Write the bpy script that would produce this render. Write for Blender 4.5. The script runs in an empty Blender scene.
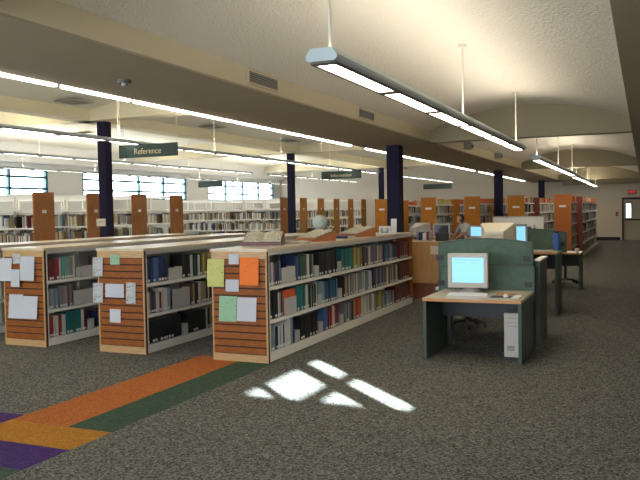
import bpy, bmesh, math, random
from mathutils import Vector, Matrix, Euler
random.seed(7)
PI = math.pi
S = bpy.context.scene
COL = S.collection

# ---------------------------------------------------------------- camera
F, YAW, PIT, ROLL, CAMH = 745.0, .411, .0383, -.018, 1.7
_f0 = Vector((-math.sin(YAW), math.cos(YAW), 0)); _r0 = Vector((math.cos(YAW), math.sin(YAW), 0)); _u0 = Vector((0, 0, 1))
_fw = _f0*math.cos(PIT) - _u0*math.sin(PIT); _up = _f0*math.sin(PIT) + _u0*math.cos(PIT)
_R = _r0*math.cos(ROLL) + _up*math.sin(ROLL); _U = -_r0*math.sin(ROLL) + _up*math.cos(ROLL)
cd = bpy.data.cameras.new('camera'); cam = bpy.data.objects.new('camera', cd); COL.objects.link(cam)
m = Matrix((_R, _U, -_fw)).transposed().to_4x4(); m.translation = Vector((0, 0, CAMH)); cam.matrix_world = m
cd.sensor_width = 36.0; cd.lens = F/640*36.0; cd.clip_start = .05; cd.clip_end = 300
S.camera = cam

# ---------------------------------------------------------------- world, sun, exposure
w = bpy.data.worlds.new('world'); S.world = w; w.use_nodes = True
nt = w.node_tree; bg = nt.nodes['Background']
bg.inputs[0].default_value = (.80, .90, 1.0, 1); bg.inputs[1].default_value = 11.0
sd = bpy.data.lights.new('sun', 'SUN'); sd.energy = 120; sd.angle = .009; sd.color = (.80, .93, 1.0)
sun = bpy.data.objects.new('sun', sd); COL.objects.link(sun)
SUND = Vector((-1, 1, -.33*math.sqrt(2))).normalized()
sun.rotation_euler = SUND.to_track_quat('-Z', 'Y').to_euler(); sun.location = (12, -10, 9)
S.view_settings.view_transform = 'Standard'; S.view_settings.look = 'None'
S.view_settings.exposure = 0.25; S.view_settings.gamma = 1.0
try: S.view_settings.use_curve_mapping = False
except Exception: pass
UP_R, UP_L, DN_R, DN_L, STRIP = 5.4, 10.0, 11.0, 9.0, 9.0     # lamp strengths
def portal(name, loc, direction, sx, sy):
    d = bpy.data.lights.new(name, 'AREA'); d.shape = 'RECTANGLE'; d.size = sx; d.size_y = sy; d.cycles.is_portal = True
    o = bpy.data.objects.new(name, d); COL.objects.link(o); o.location = loc
    o.rotation_euler = Vector(direction).to_track_quat('-Z', 'Z').to_euler()
WINS = [(13.9, 21.1), (22.9, 30.1), (32.0, 39.2)]
for a, b in WINS: portal('window_portal', (-20.25, (a+b)/2, 2.87), (1, 0, 0), b-a, 1.0)
portal('window_portal', (-6.5, -4.25, 1.9), (0, 1, 0), 15.0, 2.0)

# ---------------------------------------------------------------- materials
MATS = {}
def sock(b, *names):
    for n in names:
        if n in b.inputs: return b.inputs[n]
def mat(name, col, rough=.6, metal=0, emit=None, estr=0, bump=0, bscale=60, var=0, vscale=8, spec=.5, stretch=None):
    if name in MATS: return MATS[name]
    mt = bpy.data.materials.new(name); mt.use_nodes = True; t = mt.node_tree; b = t.nodes['Principled BSDF']
    b.inputs['Base Color'].default_value = (*col, 1); b.inputs['Roughness'].default_value = rough
    b.inputs['Metallic'].default_value = metal
    s = sock(b, 'Specular IOR Level', 'Specular')
    if s: s.default_value = spec
    if emit: b.inputs['Emission Color'].default_value = (*emit, 1); b.inputs['Emission Strength'].default_value = estr
    if bump or var:
        tc = t.nodes.new('ShaderNodeTexCoord'); mp = t.nodes.new('ShaderNodeMapping'); t.links.new(tc.outputs['Object'], mp.inputs[0])
        if stretch: mp.inputs['Scale'].default_value = stretch
    if bump:
        n = t.nodes.new('ShaderNodeTexNoise'); n.inputs['Scale'].default_value = bscale; n.inputs['Detail'].default_value = 4
        bp = t.nodes.new('ShaderNodeBump'); bp.inputs['Strength'].default_value = bump; bp.inputs['Distance'].default_value = .02
        t.links.new(mp.outputs[0], n.inputs['Vector']); t.links.new(n.outputs['Fac'], bp.inputs['Height']); t.links.new(bp.outputs[0], b.inputs['Normal'])
    if var:
        n = t.nodes.new('ShaderNodeTexNoise'); n.inputs['Scale'].default_value = vscale; n.inputs['Detail'].default_value = 6
        r = t.nodes.new('ShaderNodeValToRGB'); r.color_ramp.elements[0].position = .3; r.color_ramp.elements[1].position = .7
        r.color_ramp.elements[0].color = (*[c*(1-var) for c in col], 1); r.color_ramp.elements[1].color = (*[min(1, c*(1+var)) for c in col], 1)
        t.links.new(mp.outputs[0], n.inputs['Vector']); t.links.new(n.outputs['Fac'], r.inputs[0]); t.links.new(r.outputs[0], b.inputs['Base Color'])
    MATS[name] = mt; return mt
def carpet(name, c1, c2, c3, scale=55):
    mt = bpy.data.materials.new(name); mt.use_nodes = True; t = mt.node_tree; b = t.nodes['Principled BSDF']
    b.inputs['Roughness'].default_value = .95; s = sock(b, 'Specular IOR Level', 'Specular'); s.default_value = .15
    tc = t.nodes.new('ShaderNodeTexCoord')
    n = t.nodes.new('ShaderNodeTexVoronoi'); n.inputs['Scale'].default_value = scale
    n2 = t.nodes.new('ShaderNodeTexNoise'); n2.inputs['Scale'].default_value = scale*.8; n2.inputs['Detail'].default_value = 3
    r = t.nodes.new('ShaderNodeValToRGB'); r.color_ramp.interpolation = 'CONSTANT'
    e = r.color_ramp.elements; e[0].position = 0; e[0].color = (*c1, 1); e[1].position = .42; e[1].color = (*c2, 1)
    x = e.new(.68); x.color = (*c3, 1)
    sp = t.nodes.new('ShaderNodeSeparateColor'); mx = t.nodes.new('ShaderNodeMath'); mx.operation = 'MULTIPLY_ADD'
    mx.inputs[1].default_value = .55
    t.links.new(tc.outputs['Object'], n.inputs['Vector']); t.links.new(tc.outputs['Object'], n2.inputs['Vector'])
    t.links.new(n.outputs['Color'], sp.inputs[0]); t.links.new(sp.outputs[0], mx.inputs[0])
    ml = t.nodes.new('ShaderNodeMath'); ml.operation = 'MULTIPLY'; ml.inputs[1].default_value = .5
    t.links.new(n2.outputs['Fac'], ml.inputs[0]); t.links.new(ml.outputs[0], mx.inputs[2])
    t.links.new(mx.outputs[0], r.inputs[0]); t.links.new(r.outputs[0], b.inputs['Base Color'])
    bp = t.nodes.new('ShaderNodeBump'); bp.inputs['Strength'].default_value = .5; bp.inputs['Distance'].default_value = .01
    t.links.new(n2.outputs['Fac'], bp.inputs['Height']); t.links.new(bp.outputs[0], b.inputs['Normal'])
    return mt
def glassmat():
    mt = bpy.data.materials.new('window_glass'); mt.use_nodes = True; t = mt.node_tree
    for n in list(t.nodes):
        if n.type == 'BSDF_PRINCIPLED': t.nodes.remove(n)
    out = t.nodes['Material Output']; tr = t.nodes.new('ShaderNodeBsdfTransparent'); gl = t.nodes.new('ShaderNodeBsdfGlossy')
    gl.inputs['Roughness'].default_value = .02; mx = t.nodes.new('ShaderNodeMixShader'); mx.inputs[0].default_value = .06
    t.links.new(tr.outputs[0], mx.inputs[1]); t.links.new(gl.outputs[0], mx.inputs[2]); t.links.new(mx.outputs[0], out.inputs[0])
    return mt
M_carpet = carpet('carpet_speckle', (.054, .056, .050), (.130, .128, .110), (.228, .220, .188), 70)
M_corange = carpet('carpet_orange', (.34, .095, .02), (.42, .125, .03), (.50, .16, .045), 70)
M_cgreen = carpet('carpet_green', (.035, .065, .042), (.05, .085, .055), (.07, .11, .07), 70)
M_cyellow = carpet('carpet_ochre', (.33, .14, .015), (.40, .17, .02), (.47, .21, .03), 70)
M_cpurple = carpet('carpet_purple', (.045, .018, .10), (.06, .025, .13), (.08, .035, .16), 70)
M_glass = glassmat()
M_ceil = mat('ceiling_texture', (.84, .77, .66), .9, bump=1.0, bscale=34)
M_ceilL = mat('hall_ceiling', (.85, .81, .70), .9, bump=.3, bscale=16)
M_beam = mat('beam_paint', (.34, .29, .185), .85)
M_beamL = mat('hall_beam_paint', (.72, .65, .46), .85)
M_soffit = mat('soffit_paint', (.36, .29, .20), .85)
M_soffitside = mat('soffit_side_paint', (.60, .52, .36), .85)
M_wall = mat('wall_paint', (.74, .66, .55), .85)
M_wallb = mat('window_wall_paint', (.80, .80, .80), .85)
M_trim = mat('dark_trim', (.03, .03, .035), .6)
M_teal = mat('window_frame_teal', (.04, .16, .19), .5)
M_maple = mat('maple_wood', (.44, .26, .11), .45, var=.18, vscale=6, stretch=(1, 1, 8))
M_slat = mat('stained_slat_wood', (.235, .066, .005), .55, spec=.3, var=.25, vscale=5, stretch=(2, 2, 14))
M_groove = mat('slat_groove', (.035, .012, .006), .8)
M_cream = mat('cream_metal', (.74, .71, .64), .45)
M_greymetal = mat('grey_metal', (.44, .43, .42), .5)
M_top = mat('top_laminate', (.54, .44, .31), .28, var=.08)
M_panelL = mat('end_panel_walnut', (.36, .155, .06), .6, spec=.2, var=.15, vscale=4, stretch=(6, 6, 1))
M_panelR = mat('end_panel_amber', (.42, .155, .018), .6, spec=.2, var=.15, vscale=4, stretch=(6, 6, 1))
M_red = mat('end_panel_dark_red', (.26, .05, .03), .5)
M_shelfw = mat('shelf_white', (.80, .78, .72), .4)
M_column = mat('column_navy', (.017, .014, .038), .8, spec=.2)
M_fix = mat('fixture_grey', (.42, .48, .50), .45)
M_fixdark = mat('fixture_dark', (.10, .08, .07), .5)
M_rod = mat('rod_white', (.75, .70, .58), .5)
M_diffR = mat('diffuser_aisle', (1, 1, 1), .5, emit=(1, .90, .72), estr=DN_R)
M_diffL = mat('diffuser_hall', (1, 1, 1), .5, emit=(1, .97, .90), estr=DN_L)
M_strip = mat('diffuser_strip', (1, 1, 1), .5, emit=(1, .96, .88), estr=STRIP)
M_sign = mat('sign_green', (.022, .045, .035), .5)
M_signtxt = mat('sign_lettering', (.55, .48, .28), .6)
M_vent = mat('vent_metal', (.30, .28, .24), .5)
M_ventdark = mat('vent_dark', (.12, .11, .10), .8)
M_green = mat('divider_fabric_green', (.082, .130, .100), .9, bump=.3, bscale=120, var=.15, vscale=12)
M_deskside = mat('desk_side_green', (.045, .066, .056), .6, var=.1)
M_desktop = mat('desk_laminate', (.50, .45, .34), .35)
M_edge = mat('desk_edge_wood', (.48, .22, .07), .45)
M_black = mat('black_plastic', (.012, .012, .014), .5)
M_beige = mat('beige_plastic', (.46, .42, .38), .45)
M_beiged = mat('beige_plastic_shaded_slots', (.18, .16, .14), .5)
M_screen = mat('lit_screen', (.1, .2, .3), .2, emit=(.26, .62, .92), estr=1.0)
M_screentxt = mat('lit_screen_lines', (.1, .2, .3), .2, emit=(.16, .38, .66), estr=.8)
M_dark = mat('dark_screen', (.02, .025, .035), .15)
M_pad = mat('mouse_pad', (.02, .04, .07), .8)
M_white = mat('white_paper', (.72, .72, .70), .7)
M_page = mat('page_paper', (.66, .60, .46), .8)
M_chair = mat('chair_fabric', (.015, .02, .04), .8)
M_skin = mat('skin', (.50, .27, .18), .6)
M_hair = mat('dark_hair', (.015, .010, .008), .6)
M_shirt = mat('pale_shirt', (.50, .50, .50), .8)
M_trouser = mat('dark_trousers', (.03, .03, .05), .8)
BOOKC = {'navy': (.020, .035, .12), 'black': (.012, .012, .014), 'white': (.62, .60, .55), 'grey': (.22, .22, .22), 'pale blue': (.24, .33, .42),
 'blue': (.05, .13, .30), 'teal': (.015, .16, .17), 'green': (.04, .14, .07), 'sage green': (.26, .32, .20), 'olive': (.22, .20, .06), 'yellow': (.50, .38, .08),
 'red': (.35, .03, .03), 'dark red': (.15, .02, .025), 'orange': (.55, .10, .03), 'brown': (.12, .05, .025), 'tan': (.40, .30, .17), 'purple': (.10, .05, .14), 'maroon': (.18, .02, .05), 'charcoal': (.06, .06, .07), 'aqua': (.12, .36, .36)}
BM = {k: mat('book_'+k.replace(' ', '_'), v, .5) for k, v in BOOKC.items()}

# ---------------------------------------------------------------- helpers
class MB:
    def __init__(s): s.v = []; s.f = []; s.mi = []; s.mats = []; s.sm = []
    def _m(s, m):
        if m not in s.mats: s.mats.append(m)
        return s.mats.index(m)
    def raw(s, vs, fs, m, smooth=False):
        k = len(s.v); s.v += [tuple(v) for v in vs]; i = s._m(m)
        for f in fs: s.f.append(tuple(k+j for j in f)); s.mi.append(i); s.sm.append(smooth)
        return s
    def box(s, x0, x1, y0, y1, z0, z1, m, M=None):
        vs = [(x, y, z) for z in (z0, z1) for y in (y0, y1) for x in (x0, x1)]
        if M is not None: vs = [M @ Vector(v) for v in vs]
        return s.raw(vs, [(0, 2, 3, 1), (4, 5, 7, 6), (0, 1, 5, 4), (2, 6, 7, 3), (0, 4, 6, 2), (1, 3, 7, 5)], m)
    def prism(s, pts, axis, a, b, m, smooth=False, M=None):     # pts: 2-D outline, extruded along axis from a to b
        def P(p, t):
            v = {'x': (t, p[0], p[1]), 'y': (p[0], t, p[1]), 'z': (p[0], p[1], t)}[axis]
            return M @ Vector(v) if M is not None else v
        n = len(pts); vs = [P(p, a) for p in pts] + [P(p, b) for p in pts]
        fs = [(i, (i+1) % n, n+(i+1) % n, n+i) for i in range(n)]
        s.raw(vs, fs, m, smooth); s.raw(vs[:n], [tuple(range(n))[::-1]], m); return s.raw(vs[n:], [tuple(range(n))], m)
    def cyl(s, p0, p1, r0, m, r1=None, n=12, smooth=True):
        p0 = Vector(p0); p1 = Vector(p1); r1 = r0 if r1 is None else r1; d = (p1-p0).normalized()
        a = d.orthogonal().normalized(); b = d.cross(a)
        vs = [p0+(a*math.cos(2*PI*i/n)+b*math.sin(2*PI*i/n))*r0 for i in range(n)]+[p1+(a*math.cos(2*PI*i/n)+b*math.sin(2*PI*i/n))*r1 for i in range(n)]
        s.raw(vs, [(i, (i+1) % n, n+(i+1) % n, n+i) for i in range(n)], m, smooth)
        s.raw(vs[:n], [tuple(range(n))[::-1]], m); return s.raw(vs[n:], [tuple(range(n))], m)
    def lathe(s, prof, c, m, n=24, M=None):
        vs = []; c = Vector(c)
        for r, z in prof:
            for i in range(n):
                v = Vector((r*math.cos(2*PI*i/n), r*math.sin(2*PI*i/n), z))
                if M is not None: v = M @ v
                vs.append(c+v)
        fs = [(j*n+i, j*n+(i+1) % n, (j+1)*n+(i+1) % n, (j+1)*n+i) for j in range(len(prof)-1) for i in range(n)]
        return s.raw(vs, fs, m, True)
    def build(s, name, parent=None, loc=None, bevel=0, **tags):
        me = bpy.data.meshes.new(name); me.from_pydata(s.v, [], s.f)
        for mt in s.mats: me.materials.append(mt)
        me.polygons.foreach_set('material_index', s.mi); me.polygons.foreach_set('use_smooth', s.sm); me.update()
        bm = bmesh.new(); bm.from_mesh(me); bmesh.ops.recalc_face_normals(bm, faces=bm.faces); bm.to_mesh(me); bm.free()
        o = bpy.data.objects.new(name, me); COL.objects.link(o)
        if parent: o.parent = parent
        if loc: o.location = loc
        if bevel:
            b = o.modifiers.new('bevel', 'BEVEL'); b.width = bevel; b.segments = 2; b.limit_method = 'ANGLE'
        for k, v in tags.items(): o[k] = v
        return o
def thing(name, label, cat, loc=(0, 0, 0), rz=0, group=None):
    o = bpy.data.objects.new(name, None); COL.objects.link(o); o.empty_display_size = .1
    o.location = loc; o.rotation_euler = (0, 0, rz); o['label'] = label; o['category'] = cat
    if group: o['group'] = group
    return o
def tag(o, label, cat, group=None):
    o['label'] = label; o['category'] = cat
    if group: o['group'] = group
    return o
def struct(o): o['kind'] = 'structure'; return o
def copy_tree(o, parent=None):
    c = o.copy(); COL.objects.link(c)
    if parent: c.parent = parent
    for ch in [x for x in ALLCH.get(o.name, [])]: copy_tree(ch, c)
    return c
ALLCH = {}
def kids(root):
    ALLCH.clear()
    for x in COL.objects:
        if x.parent: ALLCH.setdefault(x.parent.name, []).append(x)
def dup(root, loc, rz=0, label=None, group=None):
    kids(root); c = copy_tree(root); c.location = loc; c.rotation_euler = (0, 0, rz)
    if label: c['label'] = label
    if group: c['group'] = group
    return c
def text_mesh(body, size, name, m, parent, loc, rot, depth=.003):
    cu = bpy.data.curves.new(name, 'FONT'); cu.body = body; cu.size = size; cu.extrude = depth; cu.align_x = 'CENTER'; cu.align_y = 'CENTER'
    to = bpy.data.objects.new(name+'_tmp', cu); COL.objects.link(to)
    me = bpy.data.meshes.new_from_object(to.evaluated_get(bpy.context.evaluated_depsgraph_get())) if False else to.to_mesh().copy()
    bpy.data.objects.remove(to); me.materials.clear(); me.materials.append(m)
    o = bpy.data.objects.new(name, me); COL.objects.link(o); o.parent = parent; o.location = loc; o.rotation_euler = rot; return o

# ================================================================ STRUCTURE
# floor with woven-in coloured carpet bands
xs = [-20, -5.35, -4.88, -4.72, -4.27, -3.83, 2.5]; ys = [-4, 1.5, 3.72, 4.17, 4.63, 4.78, 7.55, 40]
fl = MB()
for i in range(len(xs)-1):
    for j in range(len(ys)-1):
        x, y = (xs[i]+xs[i+1])/2, (ys[j]+ys[j+1])/2; mt = M_carpet
        if -4.88 < x < -3.83 and y < 7.55:
            if 3.72 < y < 4.17: mt = M_cpurple
            elif 4.17 < y < 4.63: mt = M_cyellow
            elif y > 4.63: mt = M_corange if x < -4.27 else M_cgreen
            elif y > 1.5: mt = M_cgreen
        elif -5.35 < x < -4.88 and 4.17 < y < 4.78: mt = M_cpurple
        if mt is M_carpet:
            pass
        fl.box(xs[i], xs[i+1], ys[j], ys[j+1], -.05, 0, mt)
struct(fl.build('floor'))
# walls
def wall_with_holes(name, axis, c, th, a0, a1, z1, holes, m):   # holes: (a, b, za, zb) on a wall at axis=c
    b = MB(); cuts = sorted({a0, a1, *[h[0] for h in holes], *[h[1] for h in holes]})
    for p, q in zip(cuts, cuts[1:]):
        hs = sorted([(h[2], h[3]) for h in holes if h[0] <= p+1e-6 and h[1] >= q-1e-6]); z = 0
        for za, zb in hs+[(z1, z1)]:
            if za > z+1e-6:
                (b.box(c, c+th, p, q, z, za, m) if axis == 'x' else b.box(p, q, c, c+th, z, za, m))
            z = zb
    return struct(b.build(name))
wall_with_holes('wall_left', 'x', -20.3, .3, -4, 40, 5, [(a, b, 2.36, 3.37) for a, b in WINS], M_wallb)
SUNP = [(-.35, .40), (.50, 1.27), (1.52, 1.83)]
wall_with_holes('wall_right', 'x', 2.5, .06, -4, 40, 5, [(a, b, za, zb) for a, b in SUNP for za, zb in ((2.03, 2.43), (2.51, 2.79))], M_wall)
wall_with_holes('wall_back', 'y', -4.3, .3, -20, 2.5, 5, [(-14, 1, .9, 2.9)], M_wall)  # opening for the added fill window behind the camera
wall_with_holes('wall_far', 'y', 40, .3, -20.3, 2.5, 5, [(-1.02, -.08, 0, 2.12)], M_wall)
struct(MB().box(2.56, 5.0, -.35, -.15, 0, 2.89, M_wall).build('sun_blocker_fin'))  # unseen slab outside, added to cut off the near edge of the sun patch
struct(MB().box(-20, -1.1, 39.97, 40, 0, .16, M_trim).box(0, 2.5, 39.97, 40, 0, .16, M_trim).build('baseboard_far'))
struct(MB().box(2.47, 2.5, -4, 40, 0, .12, M_trim).build('baseboard_right'))
# windows of the left wall
for k, (a, b) in enumerate(WINS):
    f = MB(); fx0, fx1 = -20.12, -20.02
    for y in (a, b-.1): f.box(fx0, fx1, y, y+.1, 2.36, 3.37, M_teal)
    for i in (1, 2, 3):
        y = a+(b-a)*i/4; f.box(fx0, fx1, y-.05, y+.05, 2.36, 3.37, M_teal)
    for z in (2.36, 3.33): f.box(fx0, fx1, a, b, z, z+.04, M_teal)
    for z in (2.70, 3.11): f.box(fx0, fx1, a, b, z-.04, z+.04, M_teal)
    fo = struct(f.build('window_%d' % (k+1)))
    MB().box(-20.075, -20.069, a, b, 2.36, 3.37, M_glass).build('pane', fo)
f = MB()  # unseen back-wall window, added to bring bluish daylight onto the near room
for x in (-14, -11, -8, -5, -2, .92): f.box(x, x+.08, -4.2, -4.1, .9, 2.9, M_teal)
f.box(-14, 1, -4.2, -4.1, .9, .96, M_teal).box(-14, 1, -4.2, -4.1, 2.84, 2.9, M_teal)
fo = struct(f.build('window_4')); MB().box(-14, 1, -4.16, -4.154, .9, 2.9, M_glass).build('pane', fo)
f = MB()
for a, b in SUNP:
    for za, zb in ((2.03, 2.43), (2.51, 2.79)):
        f.box(2.53, 2.534, a, b, za, zb, M_glass)
struct(f.build('window_5'))
# door in the far wall
d = MB(); d.box(-1.02, -.94, 39.9, 40.1, 0, 2.12, M_trim).box(-.16, -.08, 39.9, 40.1, 0, 2.12, M_trim).box(-1.02, -.08, 39.9, 40.1, 2.02, 2.12, M_trim)
do = struct(d.build('door_1'))
M_door = mat('door_paint', (.50, .44, .36), .6)
MB().box(-.94, -.82, 40, 40.05, 0, 2.02, M_door).box(-.62, -.16, 40, 40.05, 0, 2.02, M_door).box(-.82, -.62, 40, 40.05, 0, 1.12, M_door).box(-.82, -.62, 40, 40.05, 1.8, 2.02, M_door).build('door_leaf', do)
MB().box(-.82, -.62, 40.02, 40.026, 1.12, 1.8, M_glass).build('pane', do)
MB().box(-.90, -.2, 39.93, 39.97, .98, 1.06, M_trim).box(-.88, -.84, 39.97, 40, .98, 1.06, M_trim).box(-.26, -.22, 39.97, 40, .98, 1.06, M_trim).build('push_bar', do)

# ceilings: barrel vaults between beams
BY = [2.9, 14.3, 26.0, 37.7]
def vault(x0, x1, y0, y1, zs, za, m, n=20):
    pts = []
    for i in range(n+1):
        t = i/n; pts.append((x0+(x1-x0)*t, zs+(za-zs)*(1-(2*t-1)**2)))
    b = MB(); vs = [(p[0], y, p[1]) for y in (y0, y1) for p in pts]+[(p[0], y, p[1]+.1) for y in (y0, y1) for p in pts]
    k = n+1; fs = [(i, i+1, k+i+1, k+i) for i in range(n)]+[(2*k+i, 3*k+i, 3*k+i+1, 2*k+i+1) for i in range(n)]
    b.raw(vs, fs, m, True); return struct(b.build('ceiling'))
ybs = [(BY[0]+.2, BY[1]-.15), (BY[1]+.15, BY[2]-.15), (BY[2]+.15, BY[3]-.15), (BY[3]+.15, 40)]
for y0, y1 in ybs:
    vault(-3.8, -.2, y0, y1, 3.22, 3.60, M_ceil)
    vault(-12.05, -5.3, y0, y1, 4.2, 4.5, M_ceilL)
    vault(-20, -12.55, y0, y1, 4.2, 4.5, M_ceilL)
struct(MB().box(-20, 2.5, -4, 2.4, 3.3, 3.4, M_ceil).box(-20.3, 2.5, -4.3, 40.3, 5, 5.1, M_wall).build('ceiling'))
# soffit, bulkhead, beams
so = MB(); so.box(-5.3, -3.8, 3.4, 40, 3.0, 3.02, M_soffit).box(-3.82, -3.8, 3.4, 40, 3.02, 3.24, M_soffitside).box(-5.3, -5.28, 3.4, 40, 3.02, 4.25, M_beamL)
struct(so.build('trim_1'))
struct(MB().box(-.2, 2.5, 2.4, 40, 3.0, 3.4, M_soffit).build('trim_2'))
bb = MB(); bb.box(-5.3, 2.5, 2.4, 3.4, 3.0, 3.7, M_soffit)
struct(bb.build('trim_3'))
bb = MB()
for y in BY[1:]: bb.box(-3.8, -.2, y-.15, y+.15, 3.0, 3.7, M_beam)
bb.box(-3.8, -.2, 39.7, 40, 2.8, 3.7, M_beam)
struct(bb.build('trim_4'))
bb = MB()
for y in BY: bb.box(-20, -5.3, y-.2, y+.2, 3.95, 4.7, M_beamL)
bb.box(-12.55, -12.05, -4, 40, 3.95, 4.7, M_beamL)
bb.box(-20, -19.7, 3, 40, 3.6, 4.5, M_wallb)
struct(bb.build('trim_5'))
struct(MB().box(-20, -5.3, 2.4, 2.7, 3.0, 5, M_wall).build('trim_6'))

# columns
def column(x, y, h, wd, label):
    c = thing('column', label, 'column', (x, y, 0), group='navy square columns')
    MB().box(-wd/2, wd/2, -wd/2, wd/2, 0, h, M_column).build('shaft', c, bevel=.012)
    MB().box(-wd/2-.01, wd/2+.01, -wd/2-.01, wd/2+.01, 0, .12, M_trim).build('base', c)
    return c
column(-4.62, 14.45, 3.0, .27, 'thick navy column rising behind the far end of the nearest low bookcase')
column(-4.6, 26.0, 3.0, .27, 'navy column standing among the amber end panels above the grey desk area')
column(-4.6, 37.7, 3.0, .27, 'small distant navy column near the far wall under the brown soffit')
column(-11.95, 14.5, 3.95, .24, 'navy column with a small cream notice, left side of the hall')
column(-12.5, 26.0, 3.95, .24, 'slim navy column beside the long run of shelves under the windows')
column(-12.75, 37.5, 3.95, .24, 'slim distant navy column behind the thick one')

# ================================================================ LIGHT FIXTURES
def hang_fixture(y0, y1, x, z, wd, dm, label, cat='light', rods=(), ceil=3.6, up=9.0, group=None, seg=1.2):
    t = thing('pendant_light', label, cat, (x, y0, z), group=group); L = y1-y0
    h = .085 if wd > .18 else .05; prof = [(-wd/2, .015), (-wd/2*.85, 0), (wd/2*.85, 0), (wd/2, .015), (wd/2, .04), (wd/2*.7, h), (-wd/2*.7, h), (-wd/2, .04)]
    MB().prism(prof, 'y', 0, L, M_fix).build('housing', t)
    n = max(1, round(L/seg)); s = L/n
    for i in range(n):
        MB().box(-wd*.29, wd*.29, i*s+.06, (i+1)*s-.06, -.012, 0, dm).build('diffuser', t)
    tr = MB(); tr.box(-wd*.40, -wd*.31, .02, L-.02, -.016, 0, M_fixdark).box(wd*.31, wd*.40, .02, L-.02, -.016, 0, M_fixdark)
    for i in range(n+1): tr.box(-wd*.31, wd*.31, max(0, i*s-.05), min(L, i*s+.08), -.016, 0, M_fixdark)
    tr.build('louvre_frame', t)
    for r in rods:
        MB().cyl((0, r-y0, h), (0, r-y0, ceil-z), .011 if wd > .18 else .006, M_rod, n=8).cyl((0, r-y0, ceil-z-.03), (0, r-y0, ceil-z), .045, M_rod, n=12).build('rod', t)
    if up:
        d = bpy.data.lights.new('pendant_uplight', 'AREA'); d.shape = 'RECTANGLE'; d.size = wd*.6; d.size_y = L*.97; d.energy = up*L; d.color = (1, .93, .78)
        o = bpy.data.objects.new('pendant_uplight', d); COL.objects.link(o); o.parent = t; o.location = (0, L/2, h+.01); o.rotation_euler = (PI, 0, 0)
    return t
hang_fixture(4.50, 12.9, -1.93, 2.68, .22, M_diffR, 'long grey pendant light nearest the viewer over the carpeted aisle', rods=(4.65, 8.65, 12.55), up=UP_R, seg=1.4)
hang_fixture(15.7, 24.4, -2.03, 2.68, .22, M_diffR, 'second grey pendant light in the aisle row beyond the first cross beam', rods=(15.9, 20.1, 24.1), up=UP_R)
hang_fixture(25.6, 32.6, -2.1, 2.68, .22, M_diffR, 'third and smaller grey pendant light in the aisle row', rods=(26.6, 31.8), up=UP_R)
hang_fixture(33.2, 38.6, -2.15, 2.68, .22, M_diffR, 'last and smallest grey pendant light nearest the far wall', rods=(33.6, 38.2), up=UP_R)
for row, (x, z, nm) in enumerate(((-8.8, 3.04, 'hall row passing the green signs'), (-13.9, 3.22, 'middle hall row behind the navy columns'), (-17.8, 3.2, 'hall row closest to the windows'))):
    for k, (a, b) in enumerate(((3.4, 25.4), (26.8, 37.0))):
        hang_fixture(a, b, x, z, .15, M_diffL, '%s long pendant light in the %s' % (('nearer', 'farther')[k], nm), rods=[a+1+i*3.33 for i in range(int((b-a)/3.3))], ceil=4.42, up=UP_L, group='pendant lights of the hall')
for k, (a, b) in enumerate(((3.5, 13.9), (14.7, 25.6), (26.4, 37.3))):
    t = thing('strip_light', '%s run of bare strip lights along the edge of the brown soffit' % ('nearest', 'middle', 'farthest')[k], 'light', (-5.345, a, 2.99), group='strip lights along the soffit')
    MB().box(-.02, .045, 0, b-a, .022, .05, M_fixdark).build('housing', t)
    n = round((b-a)/1.22); s = (b-a)/n
    for i in range(n): MB().box(-.015, .035, i*s+.05, (i+1)*s-.05, -.012, .022, M_strip).build('lamp_tube', t)

# ceiling diffusers of the hall, soffit vents and fittings
def diffuser(x, y, z, label):
    t = MB()
    for i, r in enumerate((.30, .23, .15, .08)):
        t.box(-r, r, -r, r, -.02-.012*(3-i)/3, -.012*(3-i)/3, M_vent if i % 2 == 0 else M_ventdark)
    o = t.build('ceiling_vent', None, (x, y, z)); return tag(o, label, 'vent', 'square ceiling vents')
for i, y in enumerate((13.05, 18.8, 24.0)): diffuser(-11.55, y, 4.24, ('nearest', 'middle', 'farthest')[i]+' square vent in the hall ceiling above the first light row')
for i, y in enumerate((19.8, 31.6)): diffuser(-17.2, y, 4.42, ('nearer', 'farther')[i]+' square vent in the hall ceiling over the window side')
for (y, label) in ((7.23, 'larger louvred air grille on the side of the soffit'), (10.5, 'smaller louvred air grille farther along the soffit side')):
    t = thing('air_grille', label, 'vent', (-3.8, y, 3.125))
    MB().box(0, .02, -.36, .36, -.075, .075, M_soffitside).build('frame', t)
    g = MB(); g.box(.019, .022, -.32, .32, -.055, .055, M_ventdark)
    for i in range(5): g.box(.02, .03, -.32, .32, -.05+i*.022, -.043+i*.022, M_vent)
    g.build('louvres', t)
tag(MB().cyl((0, 0, 0), (0, 0, -.03), .07, M_fixdark, .06).cyl((0, 0, -.03), (0, 0, -.06), .035, M_vent, .03).build('smoke_detector', None, (-4.6, 5.9, 3.0)), 'small round detector under the brown soffit at upper left', 'detector')
for y, l in ((17.2, 'nearer'), (21.0, 'second')):
    tag(MB().box(0, .16, -.12, .12, -.05, .1, M_vent).box(.16, .19, -.06, .06, -.02, .05, M_ventdark).build('ceiling_speaker', None, (-3.8, y, 3.12)), l+' small grey box fitting on the soffit beyond the cross beam', 'speaker', 'box fittings on the soffit')

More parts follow.
